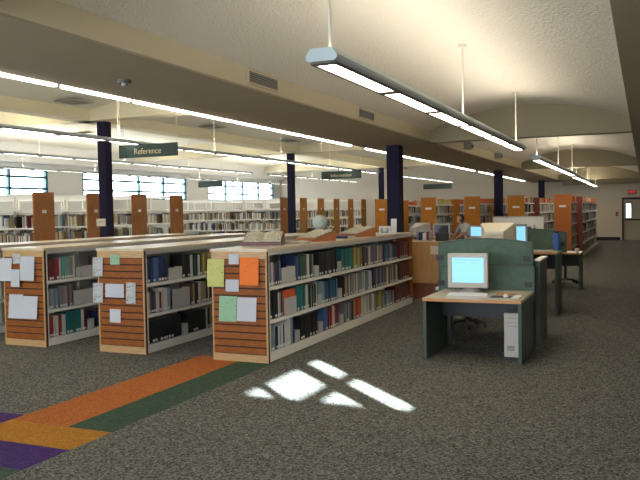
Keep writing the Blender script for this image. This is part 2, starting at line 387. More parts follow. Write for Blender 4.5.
# hanging signs
def hsign(x0, x1, y, z0, z1, txt, label, ceil=4.46):
    t = thing('hanging_sign', label, 'sign', ((x0+x1)/2, y, z0)); wd = x1-x0; h = z1-z0
    MB().box(-wd/2, wd/2, -.015, .015, 0, h, M_sign).build('board', t)
    if txt: text_mesh(txt, h*.62, 'lettering', M_signtxt, t, (0, -.018, h*.45), (PI/2, 0, 0))
    for s in (-1, 1): MB().cyl((s*wd*.49, 0, h), (s*wd*.49, 0, ceil-z0), .006, M_rod, n=6).build('hanger', t)
hsign(-9.05, -7.75, 11.4, 2.76, 3.0, 'Reference', 'dark green hanging sign reading Reference')
hsign(-9.75, -8.36, 22.6, 2.75, 3.0, 'Information', 'dark green hanging sign reading Information')
hsign(-10.05, -8.62, 36.0, 2.70, 2.95, None, 'distant dark green hanging sign right of the thick navy column')
hsign(-16.9, -15.75, 26.3, 2.77, 3.03, None, 'small green hanging sign in front of the left windows')
tag(MB().box(-.13, .13, -.01, .01, -.09, .09, M_page).box(-.09, .09, -.012, -.01, -.01, .03, M_greymetal).build('column_notice', None, (-12.0, 14.355, 1.53)), 'small cream notice fixed to the left hall column', 'notice')

# ================================================================ BOOKS
NB = [0]
def book_mesh(th, hh, dp, colr):
    b = MB(); m = BM[colr]
    b.box(0, .003, 0, th, 0, hh, m)                      # spine faces local -x (turned by the caller)
    b.box(0, dp, 0, .003, 0, hh, m).box(0, dp, th-.003, th, 0, hh, m)
    b.box(.003, dp-.006, .003, th-.003, .004, hh-.004, M_page); return b
ORD = lambda n: '%d%s' % (n, 'th' if 10 <= n % 100 <= 20 else {1: 'st', 2: 'nd', 3: 'rd'}.get(n % 10, 'th'))
GAP = {'b', 'g'}
MIX = {
 'mixw': ['white', 'grey', 'navy', 'purple', 'white', 'pale blue', 'charcoal', 'pale blue'],
 'navy': ['navy', 'navy', 'blue', 'navy'], 'gw': ['navy', 'sage green', 'green', 'sage green', 'grey', 'white', 'charcoal', 'white'],
 'bwl': ['black'], 'teal': ['teal', 'teal', 'green'], 'yel': ['olive', 'yellow', 'tan', 'olive'],
 'pale': ['tan', 'white', 'grey', 'purple', 'white', 'tan', 'charcoal'], 'brn': ['brown', 'dark red', 'brown'],
 'or': ['orange'], 'tw': ['teal', 'white', 'olive', 'teal', 'white', 'black', 'white'], 'bl': ['blue', 'teal', 'navy', 'pale blue'], 'tan': ['tan', 'brown', 'white', 'black'],
 'grey': ['grey', 'charcoal', 'pale blue'], 'lg': ['grey', 'white'], 'drk': ['charcoal', 'black', 'navy', 'grey'], 'mar': ['maroon', 'red', 'white', 'maroon'], 'wb': ['white', 'pale blue', 'navy', 'white', 'grey'],
 'red': ['red', 'orange', 'tan', 'red'], 'wg': ['white', 'sage green', 'grey', 'aqua', 'white'], 'dr': ['dark red', 'brown'], 'rw': ['white', 'red', 'red', 'white'], 'blu': ['blue', 'navy', 'blue']}
def fill_shelf(face_x, zs, seq, tier, where, hmax, first_y):
    """books along +y on a shelf whose front edge is at face_x, spines towards +x. seq: (y0, y1, kind, rel height)"""
    n = nb = 0
    for (y0, y1, kind, rh) in seq:
        if kind in ('b', 'g'):
            nb += 1      # bookend: an L of grey metal; 'g' large plate display
            t = MB(); wd = min(.14, y1-y0) if kind == 'b' else (y1-y0)
            hh = .14 if kind == 'b' else .2*rh/.8
            t.box(-.12, 0, 0, wd, 0, .003, M_greymetal).box(-.003, 0, 0, wd, 0, hh, M_greymetal).box(-.12, 0, wd-.003, wd, 0, hh, M_greymetal)
            tag(t.build('bookend', None, (face_x-.03, y0, zs+.001), bevel=.0), 'grey metal bookend, %s from the near end, %s shelf of the %s' % (ORD(nb), tier, where), 'bookend', 'bookends of the low bookcases')
            if kind == 'b': y0 += .14
            continue
        cols = MIX[kind]; y = y0; i = 0
        while y < y1-.02:
            far = (y-7.4)/5.7
            th = random.uniform(.030, .050)*(1+.5*far) if kind not in ('bwl', 'blu', 'teal', 'dr') else random.uniform(.05, .06)*(1+.35*far)
            th = min(th, max(.02, y1-y))
            c = cols[i % len(cols)] if kind in ('or', 'rw') else random.choice(cols)
            hh = hmax*rh*random.uniform(.93, 1.0) if kind not in ('bwl', 'blu', 'teal', 'or', 'dr') else hmax*rh
            dp = random.uniform(.17, .21); n += 1
            o = book_mesh(th, hh, dp, c).build('book'); o.location = (face_x-.03-random.uniform(0, .015), y+th, zs+.001); o.rotation_euler = (0, 0, PI)
            tag(o, '%s book, %s from the near end, %s shelf of the %s' % (c, ORD(n), tier, where), 'book', 'books on the %s shelf of the %s' % (tier, where))
            if kind not in ('or',) and random.random() < .75:
                MB().box(-.0008, 0, th*.12, th*.88, .012, .042, M_white).build('spine_label', o)
            NB[0] += 1; y += th+.0015; i += 1

# ================================================================ LOW BOOKCASES
TIER = [(.10, 'bottom'), (.47, 'middle'), (.85, 'top')]
HB = 1.29
def low_bookcase(x0, x1, y0, y1, label):
    t = thing('low_bookcase', label, 'bookcase', ((x0+x1)/2, y0, 0), group='low double-sided bookcases'); W = (x1-x0)/2; L = y1-y0
    def panel(ya, sgn):
        b = MB(); b.box(-W, W, ya, ya+sgn*.035, 0, HB-.03, M_groove)
        s = -sgn if False else None
        o = ya; f = -sgn*.012
        lo, hi = sorted((o+f, o))
        b.box(-W, -W+.018, lo, hi, 0, HB-.03, M_maple).box(W-.018, W, lo, hi, 0, HB-.03, M_maple)
        b.box(-W+.018, W-.018, lo, hi, 0, .085, M_maple).box(-W+.018, W-.018, lo, hi, HB-.115, HB-.03, M_maple)
        n = 13; zz0, zz1 = .085, HB-.115; p = (zz1-zz0)/n
        for i in range(n): b.box(-W+.018, W-.018, lo, hi, zz0+i*p+.009, zz0+(i+1)*p-.009, M_slat)
        return b.build('end_panel', t, label='slatted orange-brown wood end panel with maple edges')
    panel(.012, 1)
    b = MB(); b.box(-W, W, L-.035, L, 0, HB-.03, M_slat); b.build('end_panel', t)
    b = MB(); b.box(-W+.02, W-.02, .05, L-.04, 0, .095, M_cream).box(-.01, .01, .05, L-.04, .095, HB-.035, M_greymetal)
    b.build('frame', t)
    for k, (z, nm) in enumerate(TIER):
        for s in (-1, 1):
            b = MB(); xa, xb = sorted((s*.012, s*(W-.012)))
            b.box(xa, xb, .05, L-.04, z-.02, z, M_cream)
            xa, xb = sorted((s*(W-.012), s*(W)))
            b.box(xa, xb, .05, L-.04, z-(.095 if k == 0 else .032), z+.004, M_cream)
            b.build('shelf', t)
    nu = 6
    for k in range(nu+1):
        y = .047+(L-.09)*k/nu
        for s in (-1, 1):
            xa, xb = sorted((s*(W-.05) if 0 < k < nu else s*.012, s*(W-.001 if k in (0,) else W-.006)))
            if k in (0,): MB().box(xa, xb, y, y+.02, .095, HB-.03, M_cream).build('upright', t)
            else: MB().box(*sorted((s*.012, s*.05)), y-.012, y+.012, .1, HB-.04, M_cream).build('upright', t)
    b = MB(); b.box(-W-.01, W+.01, -.01, L+.01, HB-.03, HB, M_top).box(-W+.0, W-.0, .05, L-.04, HB-.075, HB-.03, M_greymetal)
    b.build('top', t)
    return t
CASES = [(-4.60, -3.88, 'front low bookcase with yellow and orange flyers on its slatted end'), (-6.255, -5.555, 'second low bookcase with small white notices on its slatted end'),
         (-7.83, -7.13, 'third low bookcase at left with large grey sheets on its slatted end'), (-9.34, -8.64, 'low bookcase mostly outside the frame at far left')]
for a, b, l in CASES: low_bookcase(a, b, 7.39, 13.12, l)
HM = .33
fr = 'front bookcase'
fill_shelf(-3.88, .855, [(7.46, 7.80, 'mixw', .82), (7.82, 8.20, 'g', .75), (8.20, 8.36, 'navy', .95), (8.36, 8.78, 'gw', .93), (8.78, 8.93, 'b', 1), (8.95, 9.25, 'pale', .9) if False else (8.95, 9.55, 'bwl', .95),
  (9.57, 9.72, 'b', 1), (9.74, 10.22, 'teal', .93), (10.24, 10.55, 'yel', .93), (10.62, 11.55, 'pale', .88), (11.58, 11.8, 'navy', .9), (11.84, 12.3, 'drk', .8), (12.5, 13.0, 'dr', .85)], 'top', fr, HM, 7.4)
fill_shelf(-3.88, .475, [(7.46, 7.72, 'bwl', .97), (7.73, 7.84, 'wb', .9), (7.88, 8.22, 'g', .8), (8.26, 8.50, 'teal', .93), (8.50, 8.85, 'tw', .92), (8.86, 9.0, 'b', 1), (9.02, 9.55, 'bl', .9), (9.58, 9.75, 'b', 1),
  (9.78, 10.05, 'tan', .92), (10.08, 10.75, 'lg', .95), (10.8, 11.05, 'wb', .92), (11.08, 11.6, 'drk', .92), (11.62, 12.3, 'pale', .9), (12.5, 13.0, 'dr', .85)], 'middle', fr, HM, 7.4)
fill_shelf(-3.88, .105, [(7.46, 7.66, 'grey', .95), (7.67, 7.95, 'wb', .85), (7.95, 8.14, 'wb', 1.0), (8.16, 8.31, 'b', 1), (8.34, 8.86, 'bwl', .9), (8.88, 9.03, 'b', 1), (9.06, 9.20, 'blu', .95), (9.24, 9.6, 'mar', .93), (9.62, 9.78, 'b', 1),
  (9.85, 10.15, 'grey', .85), (10.18, 10.5, 'red', .93), (10.5, 11.15, 'wg', .93), (11.2, 11.5, 'yel', .93), (11.55, 12.1, 'grey', .7), (12.2, 13.0, 'dr', .85)], 'bottom', fr, HM, 7.4)
# face-out orange book standing behind the bookend
tag(MB().box(-.02, 0, 0, .32, 0, .29, BM['orange']).box(-.018, -.002, .003, .323, .004, .286, M_page).build('book', None, (-3.92, 7.885, .480)), 'orange book facing outwards behind a bookend, middle shelf of front bookcase', 'book')
sc = 'second bookcase'
fill_shelf(-5.555, .855, [(7.46, 7.92, 'blu', .93), (7.95, 8.25, 'g', .62), (8.27, 8.45, 'bwl', .93), (8.45, 8.72, 'tw', .9), (8.72, 9.1, 'yel', .92)], 'top', sc, HM, 7.4)
fill_shelf(-5.555, .475, [(7.46, 7.70, 'mixw', .85), (7.70, 7.80, 'rw', .8), (7.82, 7.98, 'wb', .9), (8.02, 8.42, 'g', 1.0), (8.45, 8.9, 'tan', .9), (8.92, 9.1, 'brn', .9)], 'middle', sc, HM, 7.4)
fill_shelf(-5.555, .105, [(7.46, 8.20, 'bwl', .85), (8.22, 8.36, 'b', 1), (8.38, 8.8, 'bwl', .85), (8.8, 9.1, 'tan', .9)], 'bottom', sc, HM, 7.4)
td = 'third bookcase'
fill_shelf(-7.13, .855, [(7.46, 7.58, 'brn', .9), (7.58, 7.74, 'mar', .9), (7.76, 8.0, 'wg', .92), (8.02, 8.12, 'b', .92), (8.14, 8.5, 'g', .6), (8.52, 8.9, 'brn', .9)], 'top', td, HM, 7.4)
fill_shelf(-7.13, .475, [(7.46, 7.68, 'wb', .8), (7.70, 7.92, 'pale', .9), (7.96, 8.5, 'g', .8), (8.55, 8.9, 'drk', .9)], 'middle', td, HM, 7.4)
fill_shelf(-7.13, .105, [(7.46, 7.8, 'rw', .85), (7.82, 8.1, 'teal', .9), (8.1, 8.2, 'mar', .9), (8.22, 8.45, 'b', .9), (8.5, 8.8, 'drk', .7)], 'bottom', td, HM, 7.4)

# flyers on the slatted ends
def flyer(xa, xb, za, zb, m, label, y=7.388, curl=.02, lines=None, name='flyer', cat='flyer', tilt=0):
    n = 8; vs = []; W = (xb-xa)/2; H = zb-za
    for k in (0, 1):
        for j in range(n+1):
            t = j/n; yy = -.004-curl*(math.sin(PI*t)*.35+(1-t)**3*.8)-k*.0012
            for i in range(5):
                s = i/4; vs.append((-W+2*W*s+tilt*t, yy-.004*math.sin(PI*s), H*t))
    r = 5; K = (n+1)*r; fs = []
    for j in range(n):
        for i in range(4):
            a = j*r+i; fs.append((a, a+1, a+r+1, a+r)); a += K; fs.append((a, a+r, a+r+1, a+1))
    for j in range(n): fs.append((j*r, (j+1)*r, K+(j+1)*r, K+j*r)); fs.append((j*r+4, K+j*r+4, K+(j+1)*r+4, (j+1)*r+4))
    for i in range(4): fs.append((i, K+i, K+i+1, i+1)); fs.append((n*r+i, n*r+i+1, K+n*r+i+1, K+n*r+i))
    b = MB(); b.raw(vs, fs, m)
    return tag(b.build(name, None, ((xa+xb)/2, y, za)), label, cat)
def printed(name, col, ink, scale=38, cut=.60):
    mt = mat(name, col, .7); t = mt.node_tree; b = t.nodes['Principled BSDF']; tc = t.nodes.new('ShaderNodeTexCoord'); mp = t.nodes.new('ShaderNodeMapping')
    mp.inputs['Scale'].default_value = (1, 1, 2.2); n = t.nodes.new('ShaderNodeTexNoise'); n.inputs['Scale'].default_value = scale; r = t.nodes.new('ShaderNodeValToRGB')
    r.color_ramp.elements[0].position = cut-.03; r.color_ramp.elements[0].color = (*col, 1); r.color_ramp.elements[1].position = cut+.03; r.color_ramp.elements[1].color = (*ink, 1)
    t.links.new(tc.outputs['Object'], mp.inputs[0]); t.links.new(mp.outputs[0], n.inputs['Vector']); t.links.new(n.outputs['Fac'], r.inputs[0]); t.links.new(r.outputs[0], b.inputs['Base Color']); return mt
P_yel = printed('paper_yellow_green', (.48, .48, .15), (.12, .14, .04), 38, .67); P_or = printed('paper_orange', (.72, .15, .012), (.35, .07, .01), 34, .68)
P_grn = printed('paper_pale_green', (.25, .42, .27), (.08, .18, .10), 34, .66); P_wh = printed('paper_grey_white', (.46, .47, .50), (.32, .33, .37), 60, .68)
P_gy = printed('paper_print_grey', (.42, .42, .42), (.12, .12, .12), 34, .62)
def X3(x): return -4.595+(x-214)*.01245
def Z3(x, y): return (360+.054*(x-214)-y)/113.5*1.29
def X2(x): return -6.255+(x-100.8)*.01483
def Z2(x, y): return (352.3+.05*(x-101)-y)/105.5*1.29
def X1(x): return -7.83+(x-5.4)*.01667
def Z1(x, y): return (346.5+.04*(x-5)-y)/99*1.29
def put(FX, FZ, a, b, c, d, m, label, **k): flyer(FX(a), FX(b), FZ((a+b)/2, d), FZ((a+b)/2, c), m, label, **k)
put(X3, Z3, 210, 228, 257, 285, P_yel, 'yellow-green flyer with dark print, left end of the front bookcase', curl=.03)
put(X3, Z3, 233, 243.5, 253, 263, P_wh, 'small grey card at the top of the front bookcase end', curl=.01)
put(X3, Z3, 244.5, 264, 257, 284.5, P_or, 'bright orange flyer on the end of the front bookcase', curl=.03)
put(X3, Z3, 229, 243, 278.5, 290.5, P_wh, 'small white card between the yellow and orange flyers', curl=.012)
put(X3, Z3, 222, 240.5, 295, 320.5, P_grn, 'pale green flyer on the end of the front bookcase', curl=.035)
put(X3, Z3, 241, 261, 297, 320.5, P_wh, 'white sheet beside the pale green flyer', curl=.035)
put(X2, Z2, 96.5, 107, 256, 275, P_gy, 'printed leaflet at the upper left of the second bookcase end', curl=.015)
put(X2, Z2, 115, 124.5, 254, 264, P_grn, 'small pale green card at the top of the second bookcase end', curl=.01)
put(X2, Z2, 96, 106.5, 282, 302, P_gy, 'printed leaflet at the middle left of the second bookcase end', curl=.015)
put(X2, Z2, 109, 128, 283.5, 297, P_wh, 'wide white notice in the middle of the second bookcase end', curl=.01)
put(X2, Z2, 130.5, 140, 282.5, 303.5, P_gy, 'grey printed leaflet at the right of the second bookcase end', curl=.02)
put(X2, Z2, 113, 124, 309, 322.5, P_wh, 'small white notice low on the second bookcase end', curl=.01)
put(X1, Z1, 1, 15.5, 258, 281, P_wh, 'curled grey sheet at the upper left of the third bookcase end', curl=.035)
put(X1, Z1, 16.5, 24, 254, 264, P_gy, 'small card at the top of the third bookcase end', curl=.01)
put(X1, Z1, 24.5, 39, 257, 281, P_wh, 'curled grey sheet at the upper right of the third bookcase end', curl=.035)
put(X1, Z1, 16, 25, 269.5, 287, P_wh, 'narrow white slip between the upper sheets of the third bookcase', curl=.02, y=7.36)
put(X1, Z1, 11.5, 26, 295, 319, P_wh, 'curled grey sheet at the lower left of the third bookcase end', curl=.04)
put(X1, Z1, 26, 41, 297, 319.5, P_wh, 'curled grey sheet at the lower right of the third bookcase end', curl=.04)

# reading stands, open books, globe and stand-up card on the tops
M_standred = mat('stand_mahogany', (.12, .03, .02), .4); M_standor = mat('stand_cherry', (.38, .13, .04), .4)
P_text = printed('page_printed', (.60, .55, .42), (.30, .26, .18), 50, .56)
def bookrest(x, y, rz, m, wd, dp, rise, label, open_book=True, blabel=None):
    t = thing('book_rest', label, 'book stand', (x, y, HB), rz)
    MB().prism([(-dp/2, 0), (dp/2, 0), (dp/2, rise), (-dp/2, .025)], 'x', -wd/2, wd/2, m).build('wedge', t)
    MB().box(-wd/2, wd/2, -dp/2-.012, -dp/2, 0, .05, m).build('ledge', t)
    if open_book: openbook(x, y, HB+(rise+.025)/2+.004, rz, wd*.92, dp*.9, math.atan2(rise-.025, dp), blabel)
    return t
def openbook(x, y, z, rz, wd, dp, tilt, label):
    t = thing('open_book', label, 'book', (x, y, z), rz); t.rotation_euler = (tilt, 0, rz)
    MB().box(-wd/2-.01, wd/2+.01, -dp/2-.008, dp/2+.008, 0, .006, BM['brown']).build('cover', t)
    for s in (-1, 1):
        pts = [(0, .006)]+[(s*wd/2*k/8, .006+.03*math.sin(min(1, (k/8)*1.6)*PI*.62)*(1-.45*(k/8))) for k in range(1, 9)]+[(s*wd/2, .006)]
        MB().prism(pts, 'y', -dp/2, dp/2, P_text).build('pages', t)
bookrest(-4.40, 8.32, .35, M_standred, .50, .36, .15, 'dark red sloping book rest nearest the bookcase end', True, 'large open book lying on the dark red rest')
openbook(-4.24, 8.85, HB+.0005, .3, .40, .30, 0, 'wide open book lying flat between the two book rests')
bookrest(-4.23, 9.55, -.6, M_standor, .50, .36, .14, 'cherry wood sloping book rest in the middle of the front bookcase top', True, 'open atlas on the middle cherry wood rest')
bookrest(-4.24, 11.2, -.6, M_standor, .52, .38, .14, 'cherry wood sloping book rest nearer the thick navy column', True, 'open atlas on the cherry rest nearer the column')
tag(MB().box(-.22, .22, -.15, .15, 0, .035, BM['navy']).box(-.215, .225, -.145, .145, .004, .031, M_page).build('book', None, (-4.25, 10.42, HB+.001)), 'dark blue closed book lying between the two cherry rests', 'book')
c = thing('display_card', 'small white and blue card standing near the thick column', 'card', (-4.1, 12.2, HB), .2)
MB().box(-.10, .10, -.004, .004, 0, .14, M_white, Matrix.Rotation(-.15, 4, 'X')).build('card', c); MB().box(-.07, .07, -.007, -.004, .02, .10, BM['pale blue'], Matrix.Rotation(-.15, 4, 'X')).build('picture', c)
MB().prism([(0, 0), (.07, 0), (0, .10)], 'x', -.03, .03, M_white).build('easel', c)
c = thing('display_card', 'tall narrow white card leaning beside the blue card', 'card', (-4.05, 12.55, HB), .2)
MB().box(-.05, .05, -.004, .004, 0, .26, M_white, Matrix.Rotation(-.15, 4, 'X')).build('card', c); MB().prism([(0, 0), (.08, 0), (0, .16)], 'x', -.02, .02, M_white).build('easel', c)
g = thing('globe', 'pale blue desk globe on top of the second bookcase', 'globe', (-5.62, 12.9, HB))
M_ocean = printed('globe_map', (.42, .56, .56), (.55, .54, .42), 9, .55)
sph = [(max(.0005, .145*math.sin(PI*i/16)), -.145*math.cos(PI*i/16)) for i in range(17)]
MB().lathe(sph, (0, 0, .20), M_ocean, 32, Matrix.Rotation(.4, 3, 'Y')).build('ball', g)
MB().lathe([(.0, 0), (.09, 0), (.09, .012), (.02, .025), (.015, .05), (0, .05)], (0, 0, 0), M_edge).build('base', g)
a = MB()
for i in range(14):
    p, q = [(.158*math.sin(u), 0, .20-.158*math.cos(u)) for u in (i*PI/14-.2, (i+1)*PI/14-.2)]
    a.cyl(p, q, .005, M_standor, n=6)
a.build('meridian', g)

# ================================================================ TALL STACKS
ST = MB()      # all the small distant books: nobody could single them out
PAL = ['tan', 'white', 'grey', 'white', 'charcoal', 'tan', 'pale blue', 'brown', 'sage green', 'navy', 'olive', 'grey', 'tan', 'dark red', 'pale blue', 'white', 'white', 'black']
def tall_range_x(y0, k, label, gapend=-13.6, m=M_panelL):
    """range running along -x from its end panel at x=-13.6; faces -y and +y"""
    W = .70; H = 2.3; X0 = -19.2
    t = thing('tall_bookstack', label, 'bookcase', (gapend, y0, 0), group='tall bookstacks of the left hall')
    MB().box(-.03, 0, 0, W, 0, H, m).build('end_panel', t, bevel=.004, label='tall brown wood end panel')
    MB().box(0, .004, W*.40, W*.60, 1.78, 1.86, M_white).build('range_card', t, label='small white range card')
    L = X0-gapend; lv = [.10, .54, .98, 1.42, 1.86]
    b = MB(); b.box(L, -.03, .04, W-.04, 0, .09, M_shelfw).build('plinth', t)
    for z in lv: MB().box(L, -.03, .04, W-.04, z-.018, z, M_shelfw).box(L, -.03, .035, .05, z-.03, z+.004, M_shelfw).box(L, -.03, W-.05, W-.035, z-.03, z+.004, M_shelfw).build('shelf', t)
    n = 6
    for i in range(n+1):
        x = L-(L+.05)*i/n if i else L
        MB().box(x-.015 if i else x, x+.02, W/2-.03, W/2+.03, 0, 2.27, M_shelfw).build('upright', t)
    MB().box(L, -.03, W/2-.02, W/2+.02, 2.2, 2.27, M_shelfw).build('top_rail', t)
    for z in lv[:4]:
        for side in (0, 1):
            if side == 1 and z < 1.2: continue
            x = -.08
            while x > L+.3:
                if random.random() < .07: x -= random.uniform(.08, .3); continue
                th = random.uniform(.03, .055); hh = random.uniform(.24, .33); dp = .2
                ya, yb = (.07, .07+dp) if side == 0 else (W-.07-dp, W-.07)
                c = random.choice(PAL[:8] if side == 0 and random.random() < .5 else PAL)
                ST.box(gapend+x-th, gapend+x, y0+ya, y0+yb, z+.001, z+hh, BM[c])
                if side == 0 and random.random() < .5: ST.box(gapend+x-th*.85, gapend+x-th*.15, y0+ya-.001, y0+ya, z+.015, z+.05, M_white)
                x -= th+.001
    return t
ORDN = ['first', 'second', 'third', 'fourth']
for k, y in enumerate((13.83, 15.73, 17.63, 19.53)):
    tall_range_x(y, k, 'tall brown-ended bookstack, %s from the left of the near group under the windows' % ORDN[k])
for k, y in enumerate((27.25, 29.15, 31.05, 32.95, 34.85, 36.75)):
    tall_range_x(y, k, 'tall brown-ended bookstack of the distant group, %s from its left' % ['first', 'second', 'third', 'fourth', 'fifth', 'sixth'][k], m=M_panelL if k == 0 else mat('end_panel_walnut_warm', (.42, .19, .05), .6, spec=.2))
def tall_range_y(xc, ya, yb, W, label, m, H=2.09, card=True, both=False):
    t = thing('tall_bookstack', label, 'bookcase', (xc, ya, 0), group='tall bookstacks at the back')
    MB().box(-W/2, W/2, 0, .03, 0, H, m).build('end_panel', t, bevel=.004, label='tall plain wood end panel')
    if card: MB().box(-.10, .10, -.004, 0, 1.70, 1.76, M_white).build('range_card', t, label='small white range card')
    L = yb-ya; w2 = W/2-.02; lv = [.10, .47, .83, 1.19, 1.55, 1.86]
    MB().box(-w2, w2, .03, L, 0, .09, M_shelfw).build('plinth', t)
    MB().box(-.01, .01, .03, L, .09, H-.03, M_shelfw).build('back_panel', t)
    for z in lv: MB().box(-w2, w2, .03, L, z-.018, z, M_shelfw).box(w2, w2+.012, .03, L, z-.035, z+.004, M_shelfw).build('shelf', t)
    n = max(1, round(L/.92))
    for i in range(1, n+1): MB().box(-.03, .03, i*L/n-.03, i*L/n, 0, H-.02, M_shelfw).build('upright', t)
    for z in lv:
        y = .06; top = z > 1.8
        while y < L-.1:
            if random.random() < (.10 if not top else .4): y += random.uniform(.1, .35); continue
            th = random.uniform(.03, .06); hh = random.uniform(.20, .28) if not top else random.uniform(.14, .2)
            c = random.choice(PAL) if not top else random.choice(['orange', 'yellow', 'tan', 'white', 'orange'])
            ST.box(xc+w2-.2, xc+w2-.02, ya+y, ya+y+th, z+.001, z+hh, BM[c])
            if random.random() < .6: ST.box(xc+w2-.02, xc+w2-.019, ya+y+th*.15, ya+y+th*.85, z+.015, z+.05, M_white)
            y += th+.001
        if both:
            pass
for k, x in enumerate((-2.28, -3.67, -5.04, -6.47, -8.36)):
    nm = ['nearest the aisle at right', 'second from the right aisle', 'third from the right aisle', 'fourth from the right aisle', 'fifth from the right aisle'][k]
    tall_range_y(x, 23.75 if k < 4 else 24.6, 26.2, .5, 'amber-ended bookstack '+nm, M_panelR if k else mat('end_panel_red_amber', (.38, .12, .03), .6, spec=.2))
    tall_range_y(x+.05, 26.6, 35.5, .62, 'rear bookstack behind the one '+nm, M_red if k < 2 else M_panelR, H=2.05, card=False)
o = ST.build('shelved_books'); o['kind'] = 'stuff'; tag(o, 'rows of small books filling the tall stacks', 'books')
print('BOOKS', NB[0])

# ================================================================ COMPUTER DESKS
def arched(wd, z0, z1, rise, th, m, yc=0, n=14):
    pts = [(-wd/2, z0), (wd/2, z0)]+[(wd/2-wd*i/n, z1+rise*(1-(2*i/n-1)**2)) for i in range(n+1)]
    return MB().prism(pts, 'y', yc-th/2, yc+th/2, m)
def desk(name, label, x, y, wd, dp, h, rz=0, div=None, sideh=None, modesty=True):
    t = thing(name, label, 'desk', (x, y, 0), rz)
    MB().box(-wd/2, wd/2, .012, dp, h-.03, h, M_desktop).build('desktop', t)
    MB().box(-wd/2, wd/2, -.006, .012, h-.032, h+.001, M_edge).build('edge_strip', t, label='orange-brown wood edge strip')
    for s in (-1, 1):
        a, b = sorted((s*wd/2, s*(wd/2-.035))); MB().box(a, b, .03, dp, 0, h-.03, M_deskside).build('side_panel', t)
    if modesty: MB().box(-wd/2+.035, wd/2-.035, dp-.25, dp-.23, h-.30, h-.03, M_black).build('modesty_panel', t)
    if sideh:
        MB().box(wd/2-.035, wd/2+.02, dp*.15, dp, 0, sideh, M_deskside).box(wd/2-.04, wd/2+.025, dp*.15, dp, sideh, sideh+.02, M_cream).build('side_screen', t)
    return t
desk('computer_desk', 'dark green computer desk in front with wood edge and lit monitor', -1.76, 8.15, 1.09, 1.02, .70)
def divider(x, y, wd, z0, z1, rise, label, bz):
    t = thing('desk_divider', label, 'divider', (x, y, 0))
    arched(wd, z0, z1, rise, .05, M_green).build('fabric_panel', t)
    n = 14; top = [(wd/2-wd*i/n, z1+rise*(1-(2*i/n-1)**2)) for i in range(n+1)]; tb = MB()
    for p, q in zip(top, top[1:]): tb.prism([(p[0], p[1]-.012), (q[0], q[1]-.012), (q[0], q[1]+.004), (p[0], p[1]+.004)], 'y', -.031, .031, M_deskside)
    for s in (-1, 1): tb.box(s*wd/2-.008, s*wd/2+.008, -.031, .031, z0, z1, M_deskside)
    tb.build('edge_piping', t)
    for s in (-1, 1):
        bx = wd/2-(.06 if s > 0 else .01); MB().box(s*bx-.045, s*bx+.045, -.04, .032, bz, bz+.065, M_black).build('bracket', t)
        MB().box(s*(wd/2-.1)-.02, s*(wd/2-.1)+.02, -.02, .02, 0, z0, M_trim).build('foot_post', t)
    return t
divider(-1.79, 9.235, 1.14, .60, .985, .03, 'lower green fabric divider directly behind the lit monitor', .74)
divider(-1.84, 9.40, 1.16, .64, 1.27, .055, 'taller green arched fabric divider behind the front desk', 1.045)
desk('computer_desk', 'rear desk hidden back to back behind the taller green divider', -1.90, 10.35, 1.2, .88, .68, rz=PI)
tag(MB().box(-.03, .03, -.35, .35, 0, 1.04, M_deskside).box(-.04, .04, -.36, .36, 1.04, 1.06, M_cream).build('side_screen', None, (-1.21, 9.82, 0)), 'narrow green side screen with pale cap right of the tall divider', 'screen')

def crt(x, y, z, rz, label, W=.42, H=.38, m=M_beige, scr=M_screen, lines=False):
    t = thing('computer_monitor', label, 'monitor', (x, y, z), rz)
    D = .06; b = MB(); bw = W*.13
    b.box(-W/2, W/2, 0, D, H-bw*.8, H, m).box(-W/2, W/2, 0, D, 0, bw, m).box(-W/2, -W/2+bw*.8, 0, D, bw, H-bw*.8, m).box(W/2-bw*.8, W/2, 0, D, bw, H-bw*.8, m)
    o = b.build('bezel', t, bevel=.006); o.location = (0, 0, .06)
    MB().prism([(-W/2+bw*.8, bw), (W/2-bw*.8, bw), (W/2-bw*.8, H-bw*.8), (-W/2+bw*.8, H-bw*.8)], 'y', .012, .03, scr).build('screen', t).location = (0, 0, .06)
    vs = []
    for (yy, k, dz) in ((D, .97, 0), (D+.08, .93, 0), (D+.26, .62, -.01), (D+.34, .52, -.015)):
        for sx, sz in ((-1, -1), (1, -1), (1, 1), (-1, 1)): vs.append((sx*W/2*k, yy, H/2+dz+sz*H/2*k))
    fs = [(i*4+j, i*4+(j+1) % 4, (i+1)*4+(j+1) % 4, (i+1)*4+j) for i in range(3) for j in range(4)]+[(12, 13, 14, 15), (3, 2, 1, 0)]
    h = MB(); h.raw(vs, fs, m); 
    for i in range(6): h.box(-W*.25, W*.25, D+.30+.0, D+.345, H*.40+i*.02, H*.40+i*.02+.006, M_beiged)
    h.build('housing', t, bevel=.008).location = (0, 0, .06)
    MB().lathe([(0, 0), (.14, 0), (.14, .015), (.07, .04), (.07, .075), (0, .075)], (0, .16, 0), m).build('swivel_base', t)
    if lines:
        l = MB(); l.box(-W*.32, W*.30, .010, .0125, H*.80, H*.815, M_screentxt).box(-W*.32, -W*.02, .010, .0125, H*.72, H*.73, M_screentxt).box(W*.08, W*.26, .010, .0125, H*.72, H*.73, M_screentxt)
        l.build('screen_lines', t).location = (0, 0, .06)
    return t
crt(-1.925, 8.78, .701, -.0, 'beige monitor with a bright blue screen on the front desk', .475, .41, lines=True)
k = thing('keyboard', 'cream keyboard in front of the lit monitor', 'keyboard', (-1.85, 8.42, .701), .0)
MB().prism([(-.075, 0), (.075, 0), (.075, .03), (-.075, .012)], 'x', -.235, .235, M_beige).build('case', k)
kk = MB()
for r in range(5):
    for c in range(20): kk.box(-.22+c*.0222, -.22+c*.0222+.018, -.06+r*.026, -.06+r*.026+.021, .012+(r)*.0035, .024+(r)*.0037, M_white)
kk.build('keys', k)
